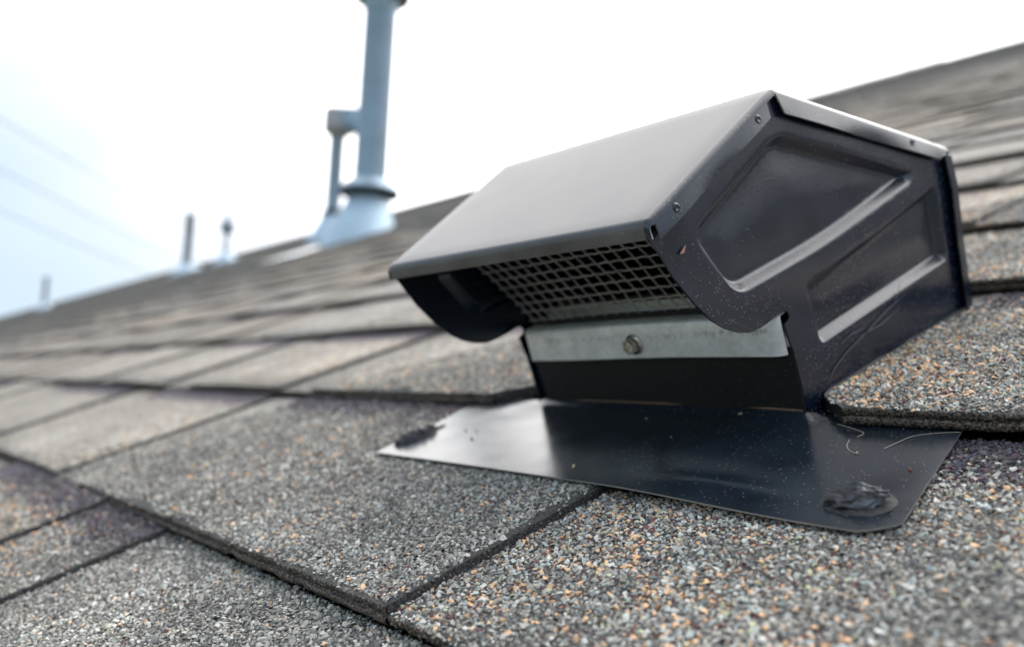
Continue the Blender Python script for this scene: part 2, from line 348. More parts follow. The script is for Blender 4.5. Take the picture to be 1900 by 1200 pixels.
# granule shapes
def hulls(nv, npts, flat):
    res = []
    r = random.Random(3)
    for _ in range(nv):
        bm = bmesh.new()
        for q in range(npts):
            v = Vector((r.gauss(0, 1), r.gauss(0, 1), r.gauss(0, 1))).normalized()*r.uniform(.85, 1.1)
            bm.verts.new((v.x*r.uniform(.9, 1.15), v.y*.85, v.z*flat))
        bmesh.ops.convex_hull(bm, input=bm.verts)
        bm.normal_update()
        for f in [f for f in bm.faces if f.normal.z < -.45]: bm.faces.remove(f)
        for v in [v for v in bm.verts if not v.link_faces]: bm.verts.remove(v)
        bm.verts.index_update()
        res.append((np.array([v.co[:] for v in bm.verts]), np.array([[v.index for v in f.verts] for f in bm.faces if len(f.verts) == 3])))
        bm.free()
    return res
H_HI, H_LO = hulls(28, 10, .62), hulls(12, 6, .6)

def granules(P, col, size, var):
    """arrays of verts, tris, colours for granules at P (dm)"""
    Vs, Fs, Cs = [], [], []; off = 0
    which = rng.integers(0, len(var), len(P))
    for q, (hv, hf) in enumerate(var):
        ix = np.nonzero(which == q)[0]
        if not len(ix): continue
        m = len(ix); a = rng.uniform(0, 6.283, m); tx = rng.normal(0, .28, m); ty = rng.normal(0, .28, m)
        ca, sa = np.cos(a), np.sin(a)
        s = size[ix][:, None]
        X = hv[None, :, 0]*s; Y = hv[None, :, 1]*s; Z = hv[None, :, 2]*s
        Z2 = Z+X*tx[:, None]+Y*ty[:, None]
        x = X*ca[:, None]-Y*sa[:, None]; y = X*sa[:, None]+Y*ca[:, None]
        V = np.stack([x, y, Z2], -1)+P[ix][:, None, :]
        n = len(hv)
        F = hf[None]+(np.arange(m)*n)[:, None, None]+off
        Vs.append(V.reshape(-1, 3)); Fs.append(F.reshape(-1, 3)); Cs.append(np.repeat(col[ix], n, 0)); off += m*n
    return np.concatenate(Vs), np.concatenate(Fs), np.concatenate(Cs)

PALG_, PALC_, PALB_ = (np.array(p) for p in (PALG, PALC, PALB))
PC_W = np.array([.27, .24, .16, .12, .12, .09])
def colours(m, tint, colf, band, t):
    g = PALG_[rng.integers(0, 6, m)]*rng.uniform(.8, 1.2, (m, 1))
    c = PALC_[rng.choice(6, m, p=PC_W/PC_W.sum())]*rng.uniform(.8, 1.12, (m, 1))
    out = np.where((rng.random(m) < colf)[:, None], c, g)*tint
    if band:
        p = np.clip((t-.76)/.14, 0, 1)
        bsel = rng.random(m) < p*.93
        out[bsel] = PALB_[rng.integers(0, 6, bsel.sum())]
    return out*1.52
def inside_flash(u, v): return (v > 1.74) & (v < 2.5) & (u > -3.36) & (u < -1.13-.13*(v-1.7))
NGR = [0, 0]

def tab_mesh(tab, zmin, near):
    k, a, b, h, tint, colf, band = tab
    A = vk(k); B = A+EXP
    name = 'shingle'
    nu = max(2, int((b-a)/.035)) if near else max(2, int((b-a)/.25)+1)
    nv = 12 if near else 4
    us = np.linspace(a, b, nu+1); ts = np.linspace(0, 1, nv+1)
    P = np.zeros((nv+1, nu+1, 3))
    cutR = (k == 1 and abs(b+3.0) < .01); cutL = (k == 1 and abs(a+1.62) < .01)
    for j, u in enumerate(us):
        jag = (noise.noise(Vector((u*9, k*5., 1)))*.012+noise.noise(Vector((u*30, k*5., 4)))*.006) if near else 0
        for i, t in enumerate(ts):
            uu = u
            v = A+jag*(1-t)+t*EXP
            if near:
                if j == 0: uu += noise.noise(Vector((v*8, a, 2)))*.012+noise.noise(Vector((v*26, a, 2)))*.006
                if j == nu: uu += noise.noise(Vector((v*8, b, 3)))*.012+noise.noise(Vector((v*26, b, 3)))*.006
            if cutR: # trimmed round the vent: clipped corner
                lim = -3.0-.30*max(0, 1-(v-2.33)/.20); uu = a+(uu-a)*((lim-a)/(b-a))
            if cutL:
                lim = -1.63+.02*math.sin(v*9)-.075*(v-2.33)/1.4+.10*max(0, 1-(v-2.33)/.12)**1.5; uu = b-(b-uu)*((b-lim)/(b-a))
            n = ntop(k, h, uu, v)
            P[i, j] = (uu, v, n)
    V = [P.reshape(-1, 3)]; W = nu+1
    loops = []; fm = []
    idx = lambda i, j: i*W+j
    quads = [(idx(i, j), idx(i, j+1), idx(i+1, j+1), idx(i+1, j)) for i in range(nv) for j in range(nu)]
    if near:
        C = P[:-1, :-1].reshape(-1, 3); _x, _y, _z = project(C)
        fm += [2 if (.7 < z_ < 5.2 and -180 < x_ < 2120 and 300 < y_ < 1400) else 0 for x_, y_, z_ in zip(_x, _y, _z)]
    else: fm += [0]*len(quads)
    base = (nv+1)*W
    # skirts. front with two layers when the tab is a laminated tooth; base layer sticks out a little
    def skirt(line, drops):
        nonlocal base
        rows = [base_ids(line)]
        for (dn, dv) in drops:
            pts = P.reshape(-1, 3)[line].copy()
            if dn is None: pts[:, 2] = pts[:, 2]-0
            pts[:, 2] -= dn*zf(k); pts[:, 1] += dv
            if near: pts[:, 2] += (rng.random(len(pts))-.5)*.005; pts[:, 1] += (rng.random(len(pts))-.5)*.006
            V.append(pts); rows.append(list(range(base, base+len(pts)))); base += len(pts)
        for r0, r1 in zip(rows, rows[1:]):
            for q in range(len(r0)-1): quads.append((r0[q], r1[q], r1[q+1], r0[q+1])); fm.append(1 if near or k < 8 else 0)
    def base_ids(line): return list(line)
    front = [idx(0, j) for j in range(W)]
    tw = h+.026
    if h > .02: skirt(front, [(.004, -.003), (.020, -.002), (.023, .007), (.026, .009), (.027, -.010), (.030, -.014), (.049, -.010), (.051, .06)])
    else: skirt(front, [(.004, -.003), (.026, -.002), (.028, .06)])
    nq_ = len(quads)
    skirt([idx(i, nu) for i in range(nv+1)], [(tw, 0)])
    skirt([idx(i, 0) for i in range(nv+1)], [(tw, 0)])
    fm[nq_:] = [4]*(len(fm)-nq_)
    Vn = np.concatenate(V)
    tv = np.clip((Vn[:, 1]-A)/EXP, 0, 1)
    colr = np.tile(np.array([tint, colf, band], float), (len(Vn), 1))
    loopsA = np.array([x for q in quads for x in q], np.int32); starts = np.arange(len(quads))*4; tot = np.full(len(quads), 4)
    fmA = np.array(fm); nbase = len(quads)
    smooth = [True]*nbase
    if near:
        # granules on the top face, denser detail where the camera can resolve it
        sp = .0104
        gu = np.arange(a, b, sp); gv = np.arange(A, B, sp)
        G = np.stack(np.meshgrid(gu, gv, indexing='ij'), -1).reshape(-1, 2)
        G += rng.uniform(-.5, .5, G.shape)*sp*1.0
        x, y, z = project(np.c_[G, np.zeros(len(G))])
        ok = (z > .9) & (z < 5.6) & (x > -200) & (x < 2160) & (y > 290) & (y < 1430)
        if cutR: ok &= G[:, 0] < -3.0-.30*np.clip(1-(G[:, 1]-2.33)/.20, 0, None)-.002
        if cutL: ok &= G[:, 0] > -1.63+.02*np.sin(G[:, 1]*9)-.075*(G[:, 1]-2.33)/1.4+.10*np.clip(1-(G[:, 1]-2.33)/.12, 0, None)**1.5+.004
        # worn edges: fewer granules right at the butt and joint
        edge = np.minimum(np.minimum(G[:, 1]-A, b-G[:, 0]), G[:, 0]-a)
        ok &= rng.random(len(G)) < np.clip(.55+edge/.03, 0, 1)
        if k == 0: ok &= ~inside_flash(G[:, 0], G[:, 1])
        if h > .02:
            bald = np.array([.075*max(0, noise.noise(Vector((q_[0]*2.3, q_[1]*2.3, 9.)))+.12) for q_ in G])
            ok &= ~((np.minimum(G[:, 1]-A, b-G[:, 0]) < bald) & (rng.random(len(G)) < .9))
        if k in (1, 2): ok &= ~((G[:, 0] > -2.9) & (G[:, 0] < -1.72) & (G[:, 1] < 3.55))
        G, z = G[ok], z[ok]
        E_ = []
        for (ln, fixed) in ((EXP, 'b'), (b-a, 'v')):
            m_ = int(ln/.0075)
            if fixed == 'b': q_ = np.c_[np.full(m_, (b if not cutR else 99)+.001)+rng.uniform(-.003, .005, m_), A+rng.uniform(0, EXP, m_)]
            else: q_ = np.c_[a+rng.uniform(0, b-a, m_), np.full(m_, A-.004)+rng.uniform(-.012, .004, m_)]
            xx_, yy_, zz_ = project(np.c_[q_, np.zeros(m_)])
            q_ = q_[(zz_ > .9) & (zz_ < 5) & (xx_ > -100) & (xx_ < 2000) & (yy_ < 1290)]
            if k == 0: q_ = q_[~inside_flash(q_[:, 0], q_[:, 1])]
            if len(q_):
                dn = rng.uniform(0, (h+.03 if fixed == 'v' else h+.004), len(q_))
                nq = np.array([ntop(k, h, p_[0], p_[1]) for p_ in q_])-dn
                E_.append((np.c_[q_, nq]))
        if E_:
            E_ = np.concatenate(E_); cc = colours(len(E_), tint*.55, colf*.7, 0, np.zeros(len(E_)))*rng.choice([.35, .6, 1.3], (len(E_), 1), p=[.5, .35, .15])
            gvn, gf, gc = granules(E_, cc, rng.uniform(.0025, .0055, len(E_)), H_LO)
            loopsA = np.concatenate([loopsA, (gf+len(Vn)).ravel().astype(np.int32)])
            starts = np.concatenate([starts, starts[-1]+tot[-1]+np.arange(len(gf))*3]); tot = np.concatenate([tot, np.full(len(gf), 3)])
            fmA = np.concatenate([fmA, np.full(len(gf), 3)]); smooth += [False]*len(gf)
            Vn = np.concatenate([Vn, gvn]); colr = np.concatenate([colr, gc]); tv = np.concatenate([tv, np.zeros(len(gvn))])
        if len(G):
            nz = np.array([ntop(k, h, u, v) for u, v in G])
            for lo, sel in ((0, z < 3.4), (1, z >= 3.4)):
                if lo: sel = sel & (rng.random(len(z)) < .62)
                if not sel.any(): continue
                g_, z_ = G[sel], nz[sel]
                size = np.clip(rng.lognormal(math.log(.0068), .30, len(g_)), .0036, .0125)*(1.22 if lo else 1)
                Pp = np.c_[g_, z_+size*rng.uniform(-.05, .35, len(g_))]
                nzz = np.array([(noise.noise(Vector((p_[0]*1.4, p_[1]*1.7, 2.))), noise.noise(Vector((p_[0]*6, p_[1]*7, 5.)))) for p_ in g_])
                colfv = np.clip(colf*(1+1.5*nzz[:, 0]+.8*nzz[:, 1]), 0, 1)
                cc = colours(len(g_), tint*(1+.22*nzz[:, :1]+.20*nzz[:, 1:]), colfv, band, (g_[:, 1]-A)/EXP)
                gvn, gf, gc = granules(Pp, cc, size, H_LO if lo else H_HI)
                NGR[lo] += len(gf)
                loopsA = np.concatenate([loopsA, (gf+len(Vn)).ravel().astype(np.int32)])
                s0 = starts[-1]+tot[-1]
                starts = np.concatenate([starts, s0+np.arange(len(gf))*3]); tot = np.concatenate([tot, np.full(len(gf), 3)])
                fmA = np.concatenate([fmA, np.full(len(gf), 3)]); smooth += [False]*len(gf)
                Vn = np.concatenate([Vn, gvn]); colr = np.concatenate([colr, gc]); tv = np.concatenate([tv, np.zeros(len(gvn))])
    me = fromnp(name, Vn*D, loopsA, starts, tot, [M_SURF, M_CUT, M_BED, M_GRAN, M_JOINT], fmA, smooth)
    at = me.color_attributes.new('tab', 'FLOAT_COLOR', 'POINT')
    at.data.foreach_set('color', np.c_[colr, np.ones(len(colr))].astype(np.float32).ravel())
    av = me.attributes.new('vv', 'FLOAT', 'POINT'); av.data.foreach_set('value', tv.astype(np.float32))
    return me

NEAR = set()
for i, z in near_ids.items():
    k, a, b = tabs[i][:3]
    uu = np.linspace(a, b, 9); P = np.array([[u, v, 0] for u in uu for v in np.linspace(vk(k), vk(k)+EXP, 5)])
    x, y, zz = project(P)
    isn = bool(((zz > .8) & (zz < 5.3) & (x > -150) & (x < 2050) & (y < 1300)).any())
    me = tab_mesh(tabs[i], z, isn)
    if me.vertices: rp(link('shingle', me))

# every other tab of the roof, joined
Vs, Fq, Cm, Tv = [], [], [], []; off = 0; fmm = []
for i, (k, a, b, h, tint, colf, band) in enumerate(tabs):
    if i in near_ids: continue
    A = vk(k); B = A+EXP; B = min(B, VR); ev = rr.uniform(-.006, .012)
    z_ = zf(k); n0, n1 = (h+ev)*z_, (h-.051)*z_; nb_ = -.056*z_
    q = [(a, A, n0), (b, A, n0), (b, B, n1), (a, B, n1), (a, A, nb_), (b, A, nb_), (b, B, nb_-.002), (a, B, nb_-.002)]
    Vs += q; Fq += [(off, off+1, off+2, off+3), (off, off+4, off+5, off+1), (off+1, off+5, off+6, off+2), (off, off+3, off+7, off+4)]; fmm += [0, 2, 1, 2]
    Cm += [(tint, colf, band, 1)]*8; Tv += [0, 0, 1, 1, 0, 0, 1, 1]; off += 8
Vs = np.array(Vs)*D; Fq = np.array(Fq)
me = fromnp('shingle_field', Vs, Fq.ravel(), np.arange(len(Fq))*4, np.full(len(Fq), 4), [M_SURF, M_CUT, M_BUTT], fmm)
at = me.color_attributes.new('tab', 'FLOAT_COLOR', 'POINT'); at.data.foreach_set('color', np.array(Cm, np.float32).ravel())
av = me.attributes.new('vv', 'FLOAT', 'POINT'); av.data.foreach_set('value', np.array(Tv, np.float32))
o = rp(link('shingle_field', me)); o['kind'] = 'stuff'

# ridge caps and the raised ridge vent under part of them
def roofbox_list(items, name):
    V, F = [], []
    for (ua, ub, va, n_a, vb, n_b, th) in items:
        o_ = len(V)
        for u in (ua, ub): V += [(u, va, n_a), (u, vb, n_b), (u, vb, n_b-th), (u, va, n_a-th)]
        F += [(o_, o_+1, o_+5, o_+4), (o_, o_+4, o_+7, o_+3), (o_, o_+3, o_+2, o_+1), (o_+4, o_+5, o_+6, o_+7), (o_+2, o_+3, o_+7, o_+6)]
    me = mesh(name, [(x*D, y*D, z*D) for x, y, z in V], F, [M_SURF])
    at = me.color_attributes.new('tab', 'FLOAT_COLOR', 'POINT'); at.data.foreach_set('color', np.tile(np.array([.95, .15, 0, 1], np.float32), len(V)))
    me.attributes.new('vv', 'FLOAT', 'POINT'); return me
caps = []
u = U0
while u < U1:
    nb = .05+rr.uniform(-.01, .03)
    up_ = .16 if -112 < u < -39.5 else 0
    caps.append((u, u+1.47, 88.6, nb, 90.35, nb+up_+.08, .05)); u += 1.43
rp(link('ridge_cap', roofbox_list(caps, 'ridge_cap')))['kind'] = 'stuff'

# ------------------------------------------------------------------ roof vent hood
RV = Matrix.Translation(Vector(wpt(-2.3, 2.4, 0))) @ ROOF.to_3x3().to_4x4()
RVi = RV.inverted() @ ROOF
vent = empty('roof_vent', RV)
tag(vent, 'black painted metal roof vent hood with wire screen on its black flashing', 'roof vent')
def vpart(name, me):
    """me is in the roof frame (m)"""
    me.transform(RVi); return link(name, me, vent)
US, UL = -1.65, -3.0
def rounded(pts, rad, seg=6):
    """round polygon corners; pts (x,y), rad scalar or list"""
    n = len(pts); out = []
    rad = rad if isinstance(rad, (list, tuple)) else [rad]*n
    for i in range(n):
        p0, p, p1 = Vector(pts[i-1]), Vector(pts[i]), Vector(pts[(i+1) % n])
        r = min(rad[i], (p0-p).length*.45, (p1-p).length*.45)
        if r < 1e-4: out.append(tuple(p)); continue
        a = p+(p0-p).normalized()*r; b = p+(p1-p).normalized()*r
        for s in range(seg+1):
            t = s/seg; out.append(tuple(a*(1-t)**2+p*2*t*(1-t)+b*t*t))
    return out
side_out = [(1.835, .765), (2.53, 1.018), (3.585, .625), (3.60, .50), (3.585, .25), (3.56, -.05), (2.362, -.05), (2.357, .20), (2.340, .305), (2.366, .312), (2.377, .322), (2.372, .338), (2.356, .347), (2.335, .348),
            (2.304, .343), (2.25, .337), (2.205, .335), (2.155, .339), (2.104, .356), (2.047, .387), (1.996, .429), (1.943, .495), (1.881, .595), (1.828, .718)]
P1 = rounded([(2.005, .692), (2.525, .893), (3.345, .595), (3.318, .560), (2.66, .480), (2.135, .462)], [.06, .07, .03, .02, .2, .07])
P2 = rounded([(2.508, .385), (3.515, .503), (3.492, .205), (2.512, .180)], [.03, .03, .03, .03])
def sdf(P, poly):
    poly = np.array(poly); n = len(poly); d = np.full(len(P), 1e9); ins = np.zeros(len(P), bool)
    for i in range(n):
        a, b = poly[i], poly[(i+1) % n]; e = b-a; w_ = P-a
        t = np.clip((w_@e)/(e@e+1e-12), 0, 1); d = np.minimum(d, np.hypot(*(w_-t[:, None]*e).T))
        c = ((a[1] <= P[:, 1]) & (b[1] > P[:, 1])) | ((b[1] <= P[:, 1]) & (a[1] > P[:, 1]))
        xx = a[0]+(P[:, 1]-a[1])*e[0]/(e[1] if abs(e[1]) > 1e-12 else 1e-12)
        ins ^= c & (P[:, 0] < xx)
    return np.where(ins, -d, d)
def side_panel(u, outward, panels=True):
    outl = [Vector(p) for p in side_out]
    xs = np.arange(1.82, 3.62, .0145); ys = np.arange(-.05, 1.03, .0145)
    G = np.stack(np.meshgrid(xs, ys, indexing='ij'), -1).reshape(-1, 2); G[:, 1] += (np.arange(len(G)) % 2)*.003
    so_ = sdf(G, side_out); G = G[so_ < -.008]
    rings = []
    for poly, w_ in ((P1, .029), (P2, .029)):
        pp = np.array(poly); cen = pp.mean(0)
        seg = np.roll(pp, -1, 0)-pp; L = np.hypot(*seg.T)
        dense = np.concatenate([pp[i]+seg[i]*np.arange(0, 1, min(1, .006/max(L[i], 1e-6)))[:, None] for i in range(len(pp))])
        ar = sum(pp[i-1][0]*pp[i][1]-pp[i][0]*pp[i-1][1] for i in range(len(pp)))
        tg = np.roll(dense, -1, 0)-np.roll(dense, 1, 0); tg /= np.hypot(*tg.T)[:, None]+1e-9
        nrm_ = np.stack([-tg[:, 1], tg[:, 0]], -1)*(1 if ar > 0 else -1)
        for f in (-.12, .0, .12, .3, .5, .7, .88, 1.0, 1.12):
            q = dense+nrm_*w_*f; s_ = -sdf(q, poly); rings.append(q[np.abs(s_-w_*f) < w_*.06])
        s_ = sdf(G, poly); G = G[(s_ > .012) | (s_ < -w_-.010)]
    rings = np.concatenate(rings); key = np.unique(np.round(rings/.0022).astype(int), axis=0, return_index=True)[1]
    G = np.concatenate([G, rings[np.sort(key)]])
    pts = list(outl)+[Vector(p) for p in G]
    ne = len(outl)
    vs_, es_, fs_, *_x = delaunay_2d_cdt([Vector((p[0], p[1])) for p in pts], [(i, (i+1) % ne) for i in range(ne)], [list(range(ne))], 1, 1e-6)
    Q = np.array([tuple(v) for v in vs_])
    dep = np.zeros(len(Q))
    for poly, d_, w_ in ((P1, .034, .029), (P2, .032, .029)):
        s = sdf(Q, poly); t = -s/w_; t = np.where(t < .12, np.clip((t+.12)/.24, 0, 1)**2*.12, np.where(t > .88, 1-np.clip((1.12-t)/.24, 0, 1)**2*.12, t)); dep = np.maximum(dep, d_*np.clip(t, 0, 1))
    s1 = sdf(Q, P1); dep = dep-.005*np.where(s1 < -.03, 1-np.exp(-((-s1-.03)/.10)**2), 0); s2 = sdf(Q, P2); dep = dep-.003*np.where(s2 < -.03, 1-np.exp(-((-s2-.03)/.08)**2), 0)
    s0 = np.maximum(0, -sdf(Q, side_out))
    wob = np.array([noise.noise(Vector((q[0]*2.2, q[1]*2.6, 3+u)))*.006 for q in Q])
    uu = u-outward*dep+outward*wob-outward*.0*s0
    V = np.c_[uu, Q]
    F = [tuple(f) if outward > 0 else tuple(reversed(f)) for f in fs_]
    return mesh('side_panel', V*D, F, [M_PAINT], True)
for u_, ow in ((US, 1), (UL, -1)):
    o = vpart('side_panel', side_panel(u_, ow))
    md = o.modifiers.new('thick', 'SOLIDIFY'); md.thickness = .0007; md.offset = -1

# hood cover: lip, sloping front, ridge fold, sloping rear, turned-down flanges
def arc(c, r, a0, a1, n): return [(c[0]+r*math.cos(a0+(a1-a0)*i/n), c[1]+r*math.sin(a0+(a1-a0)*i/n)) for i in range(n+1)]
def hood_cover():
    bm = bmesh.new()
    UR, ULl = -1.632, -3.022
    front = [(1.812, .722), (1.812, .752), (1.815, .765), (1.822, .775), (1.833, .781)]
    s0, ap, s1 = Vector((1.833, .781)), Vector((2.535, 1.036)), Vector((3.640, .632))
    prof = [Vector(p) for p in front]
    for i in range(1, 13): prof.append(s0.lerp(ap, i/13*.985))
    fi = 4; 
    a_, b_ = s0.lerp(ap, .985), ap.lerp(s1, .01)
    for i in range(1, 4): t = i/4; prof.append(a_*(1-t)**2+ap*2*t*(1-t)+b_*t*t)
    ai = len(prof)
    for i in range(0, 15): prof.append(ap.lerp(s1, .01+.98*i/14))
    ri = len(prof)-1
    prof += [Vector((3.652, .622)), Vector((3.655, .60))]
    # columns: fold radius .022 at both sides
    r = .022
    colsR = [(UR-r+r*math.sin(t), -r+r*math.cos(t)) for t in (0, .4, .8, 1.2, 1.57)]
    mid = list(np.linspace(ULl+r, UR-r, 16))
    def row(p, nx, ny, full):
        pts = []
        cs = [(ULl+r-r*math.sin(t), -r+r*math.cos(t)) for t in (1.57, 1.2, .8, .4)] + [(x, 0) for x in mid] + colsR[1:]
        for (x, d) in cs: pts.append((x, p.x+nx*d, p.y+ny*d))
        return pts
    rows = []
    for i, p in enumerate(prof):
        q0 = prof[max(0, i-1)]; q1 = prof[min(len(prof)-1, i+1)]; t = (q1-q0).normalized(); nx, ny = -t.y, t.x
        if i <= 2: nx, ny = (0, 0) if i < 2 else (-.2, .3)
        w = noise.noise(Vector((p.x*2, 0, 5)))*.0022
        rows.append([bm.verts.new((x, y, z+w*math.sin((x+3)*2.2))) for x, y, z in row(p, nx, ny, True)])
    for r0, r1 in zip(rows, rows[1:]):
        for a, b, c, d in zip(r0, r0[1:], r1[1:], r1): bm.faces.new((a, b, c, d))
    # flanges hang from the outer columns
    def flange(u, i0, i1, e0, e1, flip, wd=0):
        top = []
        N = 10
        base = [rows[i][-1 if not flip else 0] for i in range(i0, i1+1)]
        low = []
        for q, v in enumerate(base):
            t = q/(len(base)-1); p = Vector(e0).lerp(Vector(e1), t)
            low.append(bm.verts.new((u+ (.004 if not flip else -.004)*math.sin(t*9), p.x, p.y)))
        for a, b, c, d in zip(base, base[1:], low[1:], low):
            bm.faces.new((a, d, c, b) if not flip else (a, b, c, d))
    flange(UR+.002, fi, fi+12, (1.851, .715), (2.478, .944), False)
    flange(UR+.002, ai, ri, (2.565, .944), (3.548, .597), False)
    flange(ULl-.002, fi, fi+12, (1.851, .715), (2.478, .944), True)
    flange(ULl-.002, ai, ri, (2.565, .944), (3.548, .597), True)
    me = bpy.data.meshes.new('hood_cover'); bm.to_mesh(me); bm.free()
    for m in (M_TOP, M_LIP, M_PAINT, M_RIM): me.materials.append(m)
    for p in me.polygons:
        p.use_smooth = True
        c = p.center
        if c.y < 1.818: p.material_index = 1
        if c.x > -1.652 or c.x < -3.002: p.material_index = 2
    me.transform(Matrix.Scale(D, 4)); return me
o = vpart('hood_cover', hood_cover())
md = o.modifiers.new('thick', 'SOLIDIFY'); md.thickness = .0006; md.offset = -1; md.material_offset_rim = 3

# rivets / spot welds on the flanges
def lathe(profile, seg, name, mats, smooth=True):
    P = np.array([[(r*math.cos(2*math.pi*j/seg), r*math.sin(2*math.pi*j/seg), z) for j in range(seg+1)] for r, z in profile])
    v, f = grid(P); me = mesh(name, v, f, mats, smooth); bm = bmesh.new(); bm.from_mesh(me); bmesh.ops.remove_doubles(bm, verts=bm.verts, dist=1e-6); bmesh.ops.recalc_face_normals(bm, faces=bm.faces); bm.to_mesh(me); bm.free()
    if smooth: me.polygons.foreach_set('use_smooth', [True]*len(me.polygons))
    return me
for (v_, n_) in ((1.939, .78), (2.413, .95), (3.353, .700)):
    me = lathe([(0, .0005), (.006, .0004), (.009, .0018), (.012, .0014), (.016, -.0030)], 16, 'clinch_dimple', [M_PAINT])
    me.transform(Matrix.Translation((-1.628*D, v_*D, n_*D)) @ Matrix.Rotation(math.pi/2, 4, 'Y') @ Matrix.Scale(D, 4)); vpart('clinch_dimple', me)

def sheet(name, P, mats, smooth=True, thick=None, flip=False):
    v, f = grid(np.array(P, float))
    if flip: f = [tuple(reversed(q)) for q in f]
    me = mesh(name, v*D, f, mats, smooth); o = vpart(name, me)
    if thick: md = o.modifiers.new('thick', 'SOLIDIFY'); md.thickness = thick; md.offset = -1
    return o
# back panel with turned edges over both side panels
bp = [(3.650, .598), (3.658, .47), (3.622, .26), (3.590, -.05)]
rows_ = []
for (v_, n_) in bp:
    rows_.append([(-3.03, v_-.085, n_), (-3.025, v_-.02, n_), (-3.0, v_, n_)]+[(x, v_, n_) for x in np.linspace(-2.9, -1.75, 6)]+[(-1.645, v_, n_), (-1.624, v_-.015, n_), (-1.622, v_-.07, n_-.004)])
sheet('back_panel', rows_, [M_PAINT], True, .0006)
# throat front wall
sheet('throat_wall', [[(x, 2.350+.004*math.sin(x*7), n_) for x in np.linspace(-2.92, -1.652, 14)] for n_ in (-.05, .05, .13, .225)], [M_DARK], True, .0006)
sheet('throat_wall', [[(-2.925, v_, n_) for v_ in (2.345, 2.9, 3.56)] for n_ in (-.05, .34)], [M_PAINT], False, .0006)
# galvanised bar across the throat, top edge folded back, right end curled
xs = list(np.linspace(-2.915, -1.70, 20))+[-1.685, -1.674, -1.668, -1.664]
rows_ = []
for (v_, n_) in ((2.318, .205), (2.318, .24), (2.318, .30), (2.319, .328), (2.324, .338), (2.335, .343), (2.39, .345)):
    rows_.append([(x, v_+.005*math.sin(x*3)+max(0, (x+1.70)/.036)**2*.02, n_+.003*math.sin(x*5)) for x in xs])
sheet('bracket_bar', rows_, [M_BAR], True, .0007)
# inner galvanised damper seat behind the screen
sheet('damper_seat', [[(x, v_, n_) for x in np.linspace(-2.9, -1.70, 8)] for (v_, n_) in ((2.46, .335), (2.475, .385), (2.55, .39))], [M_BAR], False, .0006)
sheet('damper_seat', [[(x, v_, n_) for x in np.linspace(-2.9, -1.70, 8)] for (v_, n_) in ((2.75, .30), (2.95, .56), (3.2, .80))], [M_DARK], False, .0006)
# faint printed characters on the bar: a row of short worn strokes
V, F = [], []
r_ = random.Random(21)
x = -2.80
while x < -1.72:
    if abs(x+2.296) > .06:
        for s in range(r_.choice((1, 2, 2, 3))):
            xa = x+s*.010; l = r_.uniform(.006, .022); ww = r_.uniform(.0016, .003); nb_ = .300-r_.uniform(0, .008)
            sk = r_.uniform(-.003, .003); o_ = len(V); y = 2.3165+.005*math.sin(xa*3)-.0012
            V += [(xa, y, nb_), (xa+ww, y, nb_), (xa+ww+sk, y, nb_-l), (xa+sk, y, nb_-l)]; F.append((o_, o_+3, o_+2, o_+1))
            if r_.random() < .5:
                o_ = len(V); V += [(xa, y, nb_), (xa+.008, y, nb_), (xa+.008, y, nb_-ww), (xa, y, nb_-ww)]; F.append((o_, o_+3, o_+2, o_+1))
    x += r_.uniform(.022, .045)
vpart('stamped_print', mesh('stamped_print', np.array(V)*D, F, [M_INK]))
# hex washer-head screw
sm = Matrix.Translation((-2.296*D, 2.312*D, .263*D)) @ Matrix.Rotation(math.pi/2, 4, 'X') @ Matrix.Scale(D, 4)
screw = lathe([(.0, .004), (.040, .0045), (.0405, .002), (.040, -.006)], 28, 'screw', [M_SCREW]); screw.transform(sm)
so_ = vpart('screw', screw)
bm = bmesh.new()
hexr = [[bm.verts.new((r*math.cos(math.pi/3*j+.35), r*math.sin(math.pi/3*j+.35), z)) for j in range(6)] for r, z in ((.031, .004), (.031, .034), (.027, .039))]
for a, b in zip(hexr, hexr[1:]):
    for j in range(6): bm.faces.new((a[j], a[(j+1) % 6], b[(j+1) % 6], b[j]))
rin = [bm.verts.new((r*math.cos(math.pi/12*j+.35), r*math.sin(math.pi/12*j+.35), z)) for r, z in ((.021, .039),) for j in range(24)]
rlo = [bm.verts.new((.018*math.cos(math.pi/12*j+.35), .018*math.sin(math.pi/12*j+.35), .031)) for j in range(24)]
for j in range(6):
    for s in range(4):
        a = rin[j*4+s]; b = rin[(j*4+s+1) % 24]
        if s < 2: bm.faces.new([hexr[2][j], b, a])
        else: bm.faces.new([hexr[2][(j+1) % 6], b, a])
    bm.faces.new([hexr[2][j], hexr[2][(j+1) % 6], rin[j*4+2]])
for j in range(24): bm.faces.new((rin[j], rin[(j+1) % 24], rlo[(j+1) % 24], rlo[j]))
bm.faces.new(rlo); bmesh.ops.recalc_face_normals(bm, faces=bm.faces)
me = bpy.data.meshes.new('hex_head'); bm.to_mesh(me); bm.free(); me.materials.append(M_SCREW); me.transform(sm); me.transform(RVi); link('hex_head', me, so_)
me = boxm('drive_slot', (-.016, -.0022, .0312), (.016, .0022, .0325), M_INK); me.transform(Matrix.Identity(4)); me.transform(sm @ Matrix.Rotation(.9, 4, 'Z')); me.transform(RVi); link('drive_slot', me, so_)

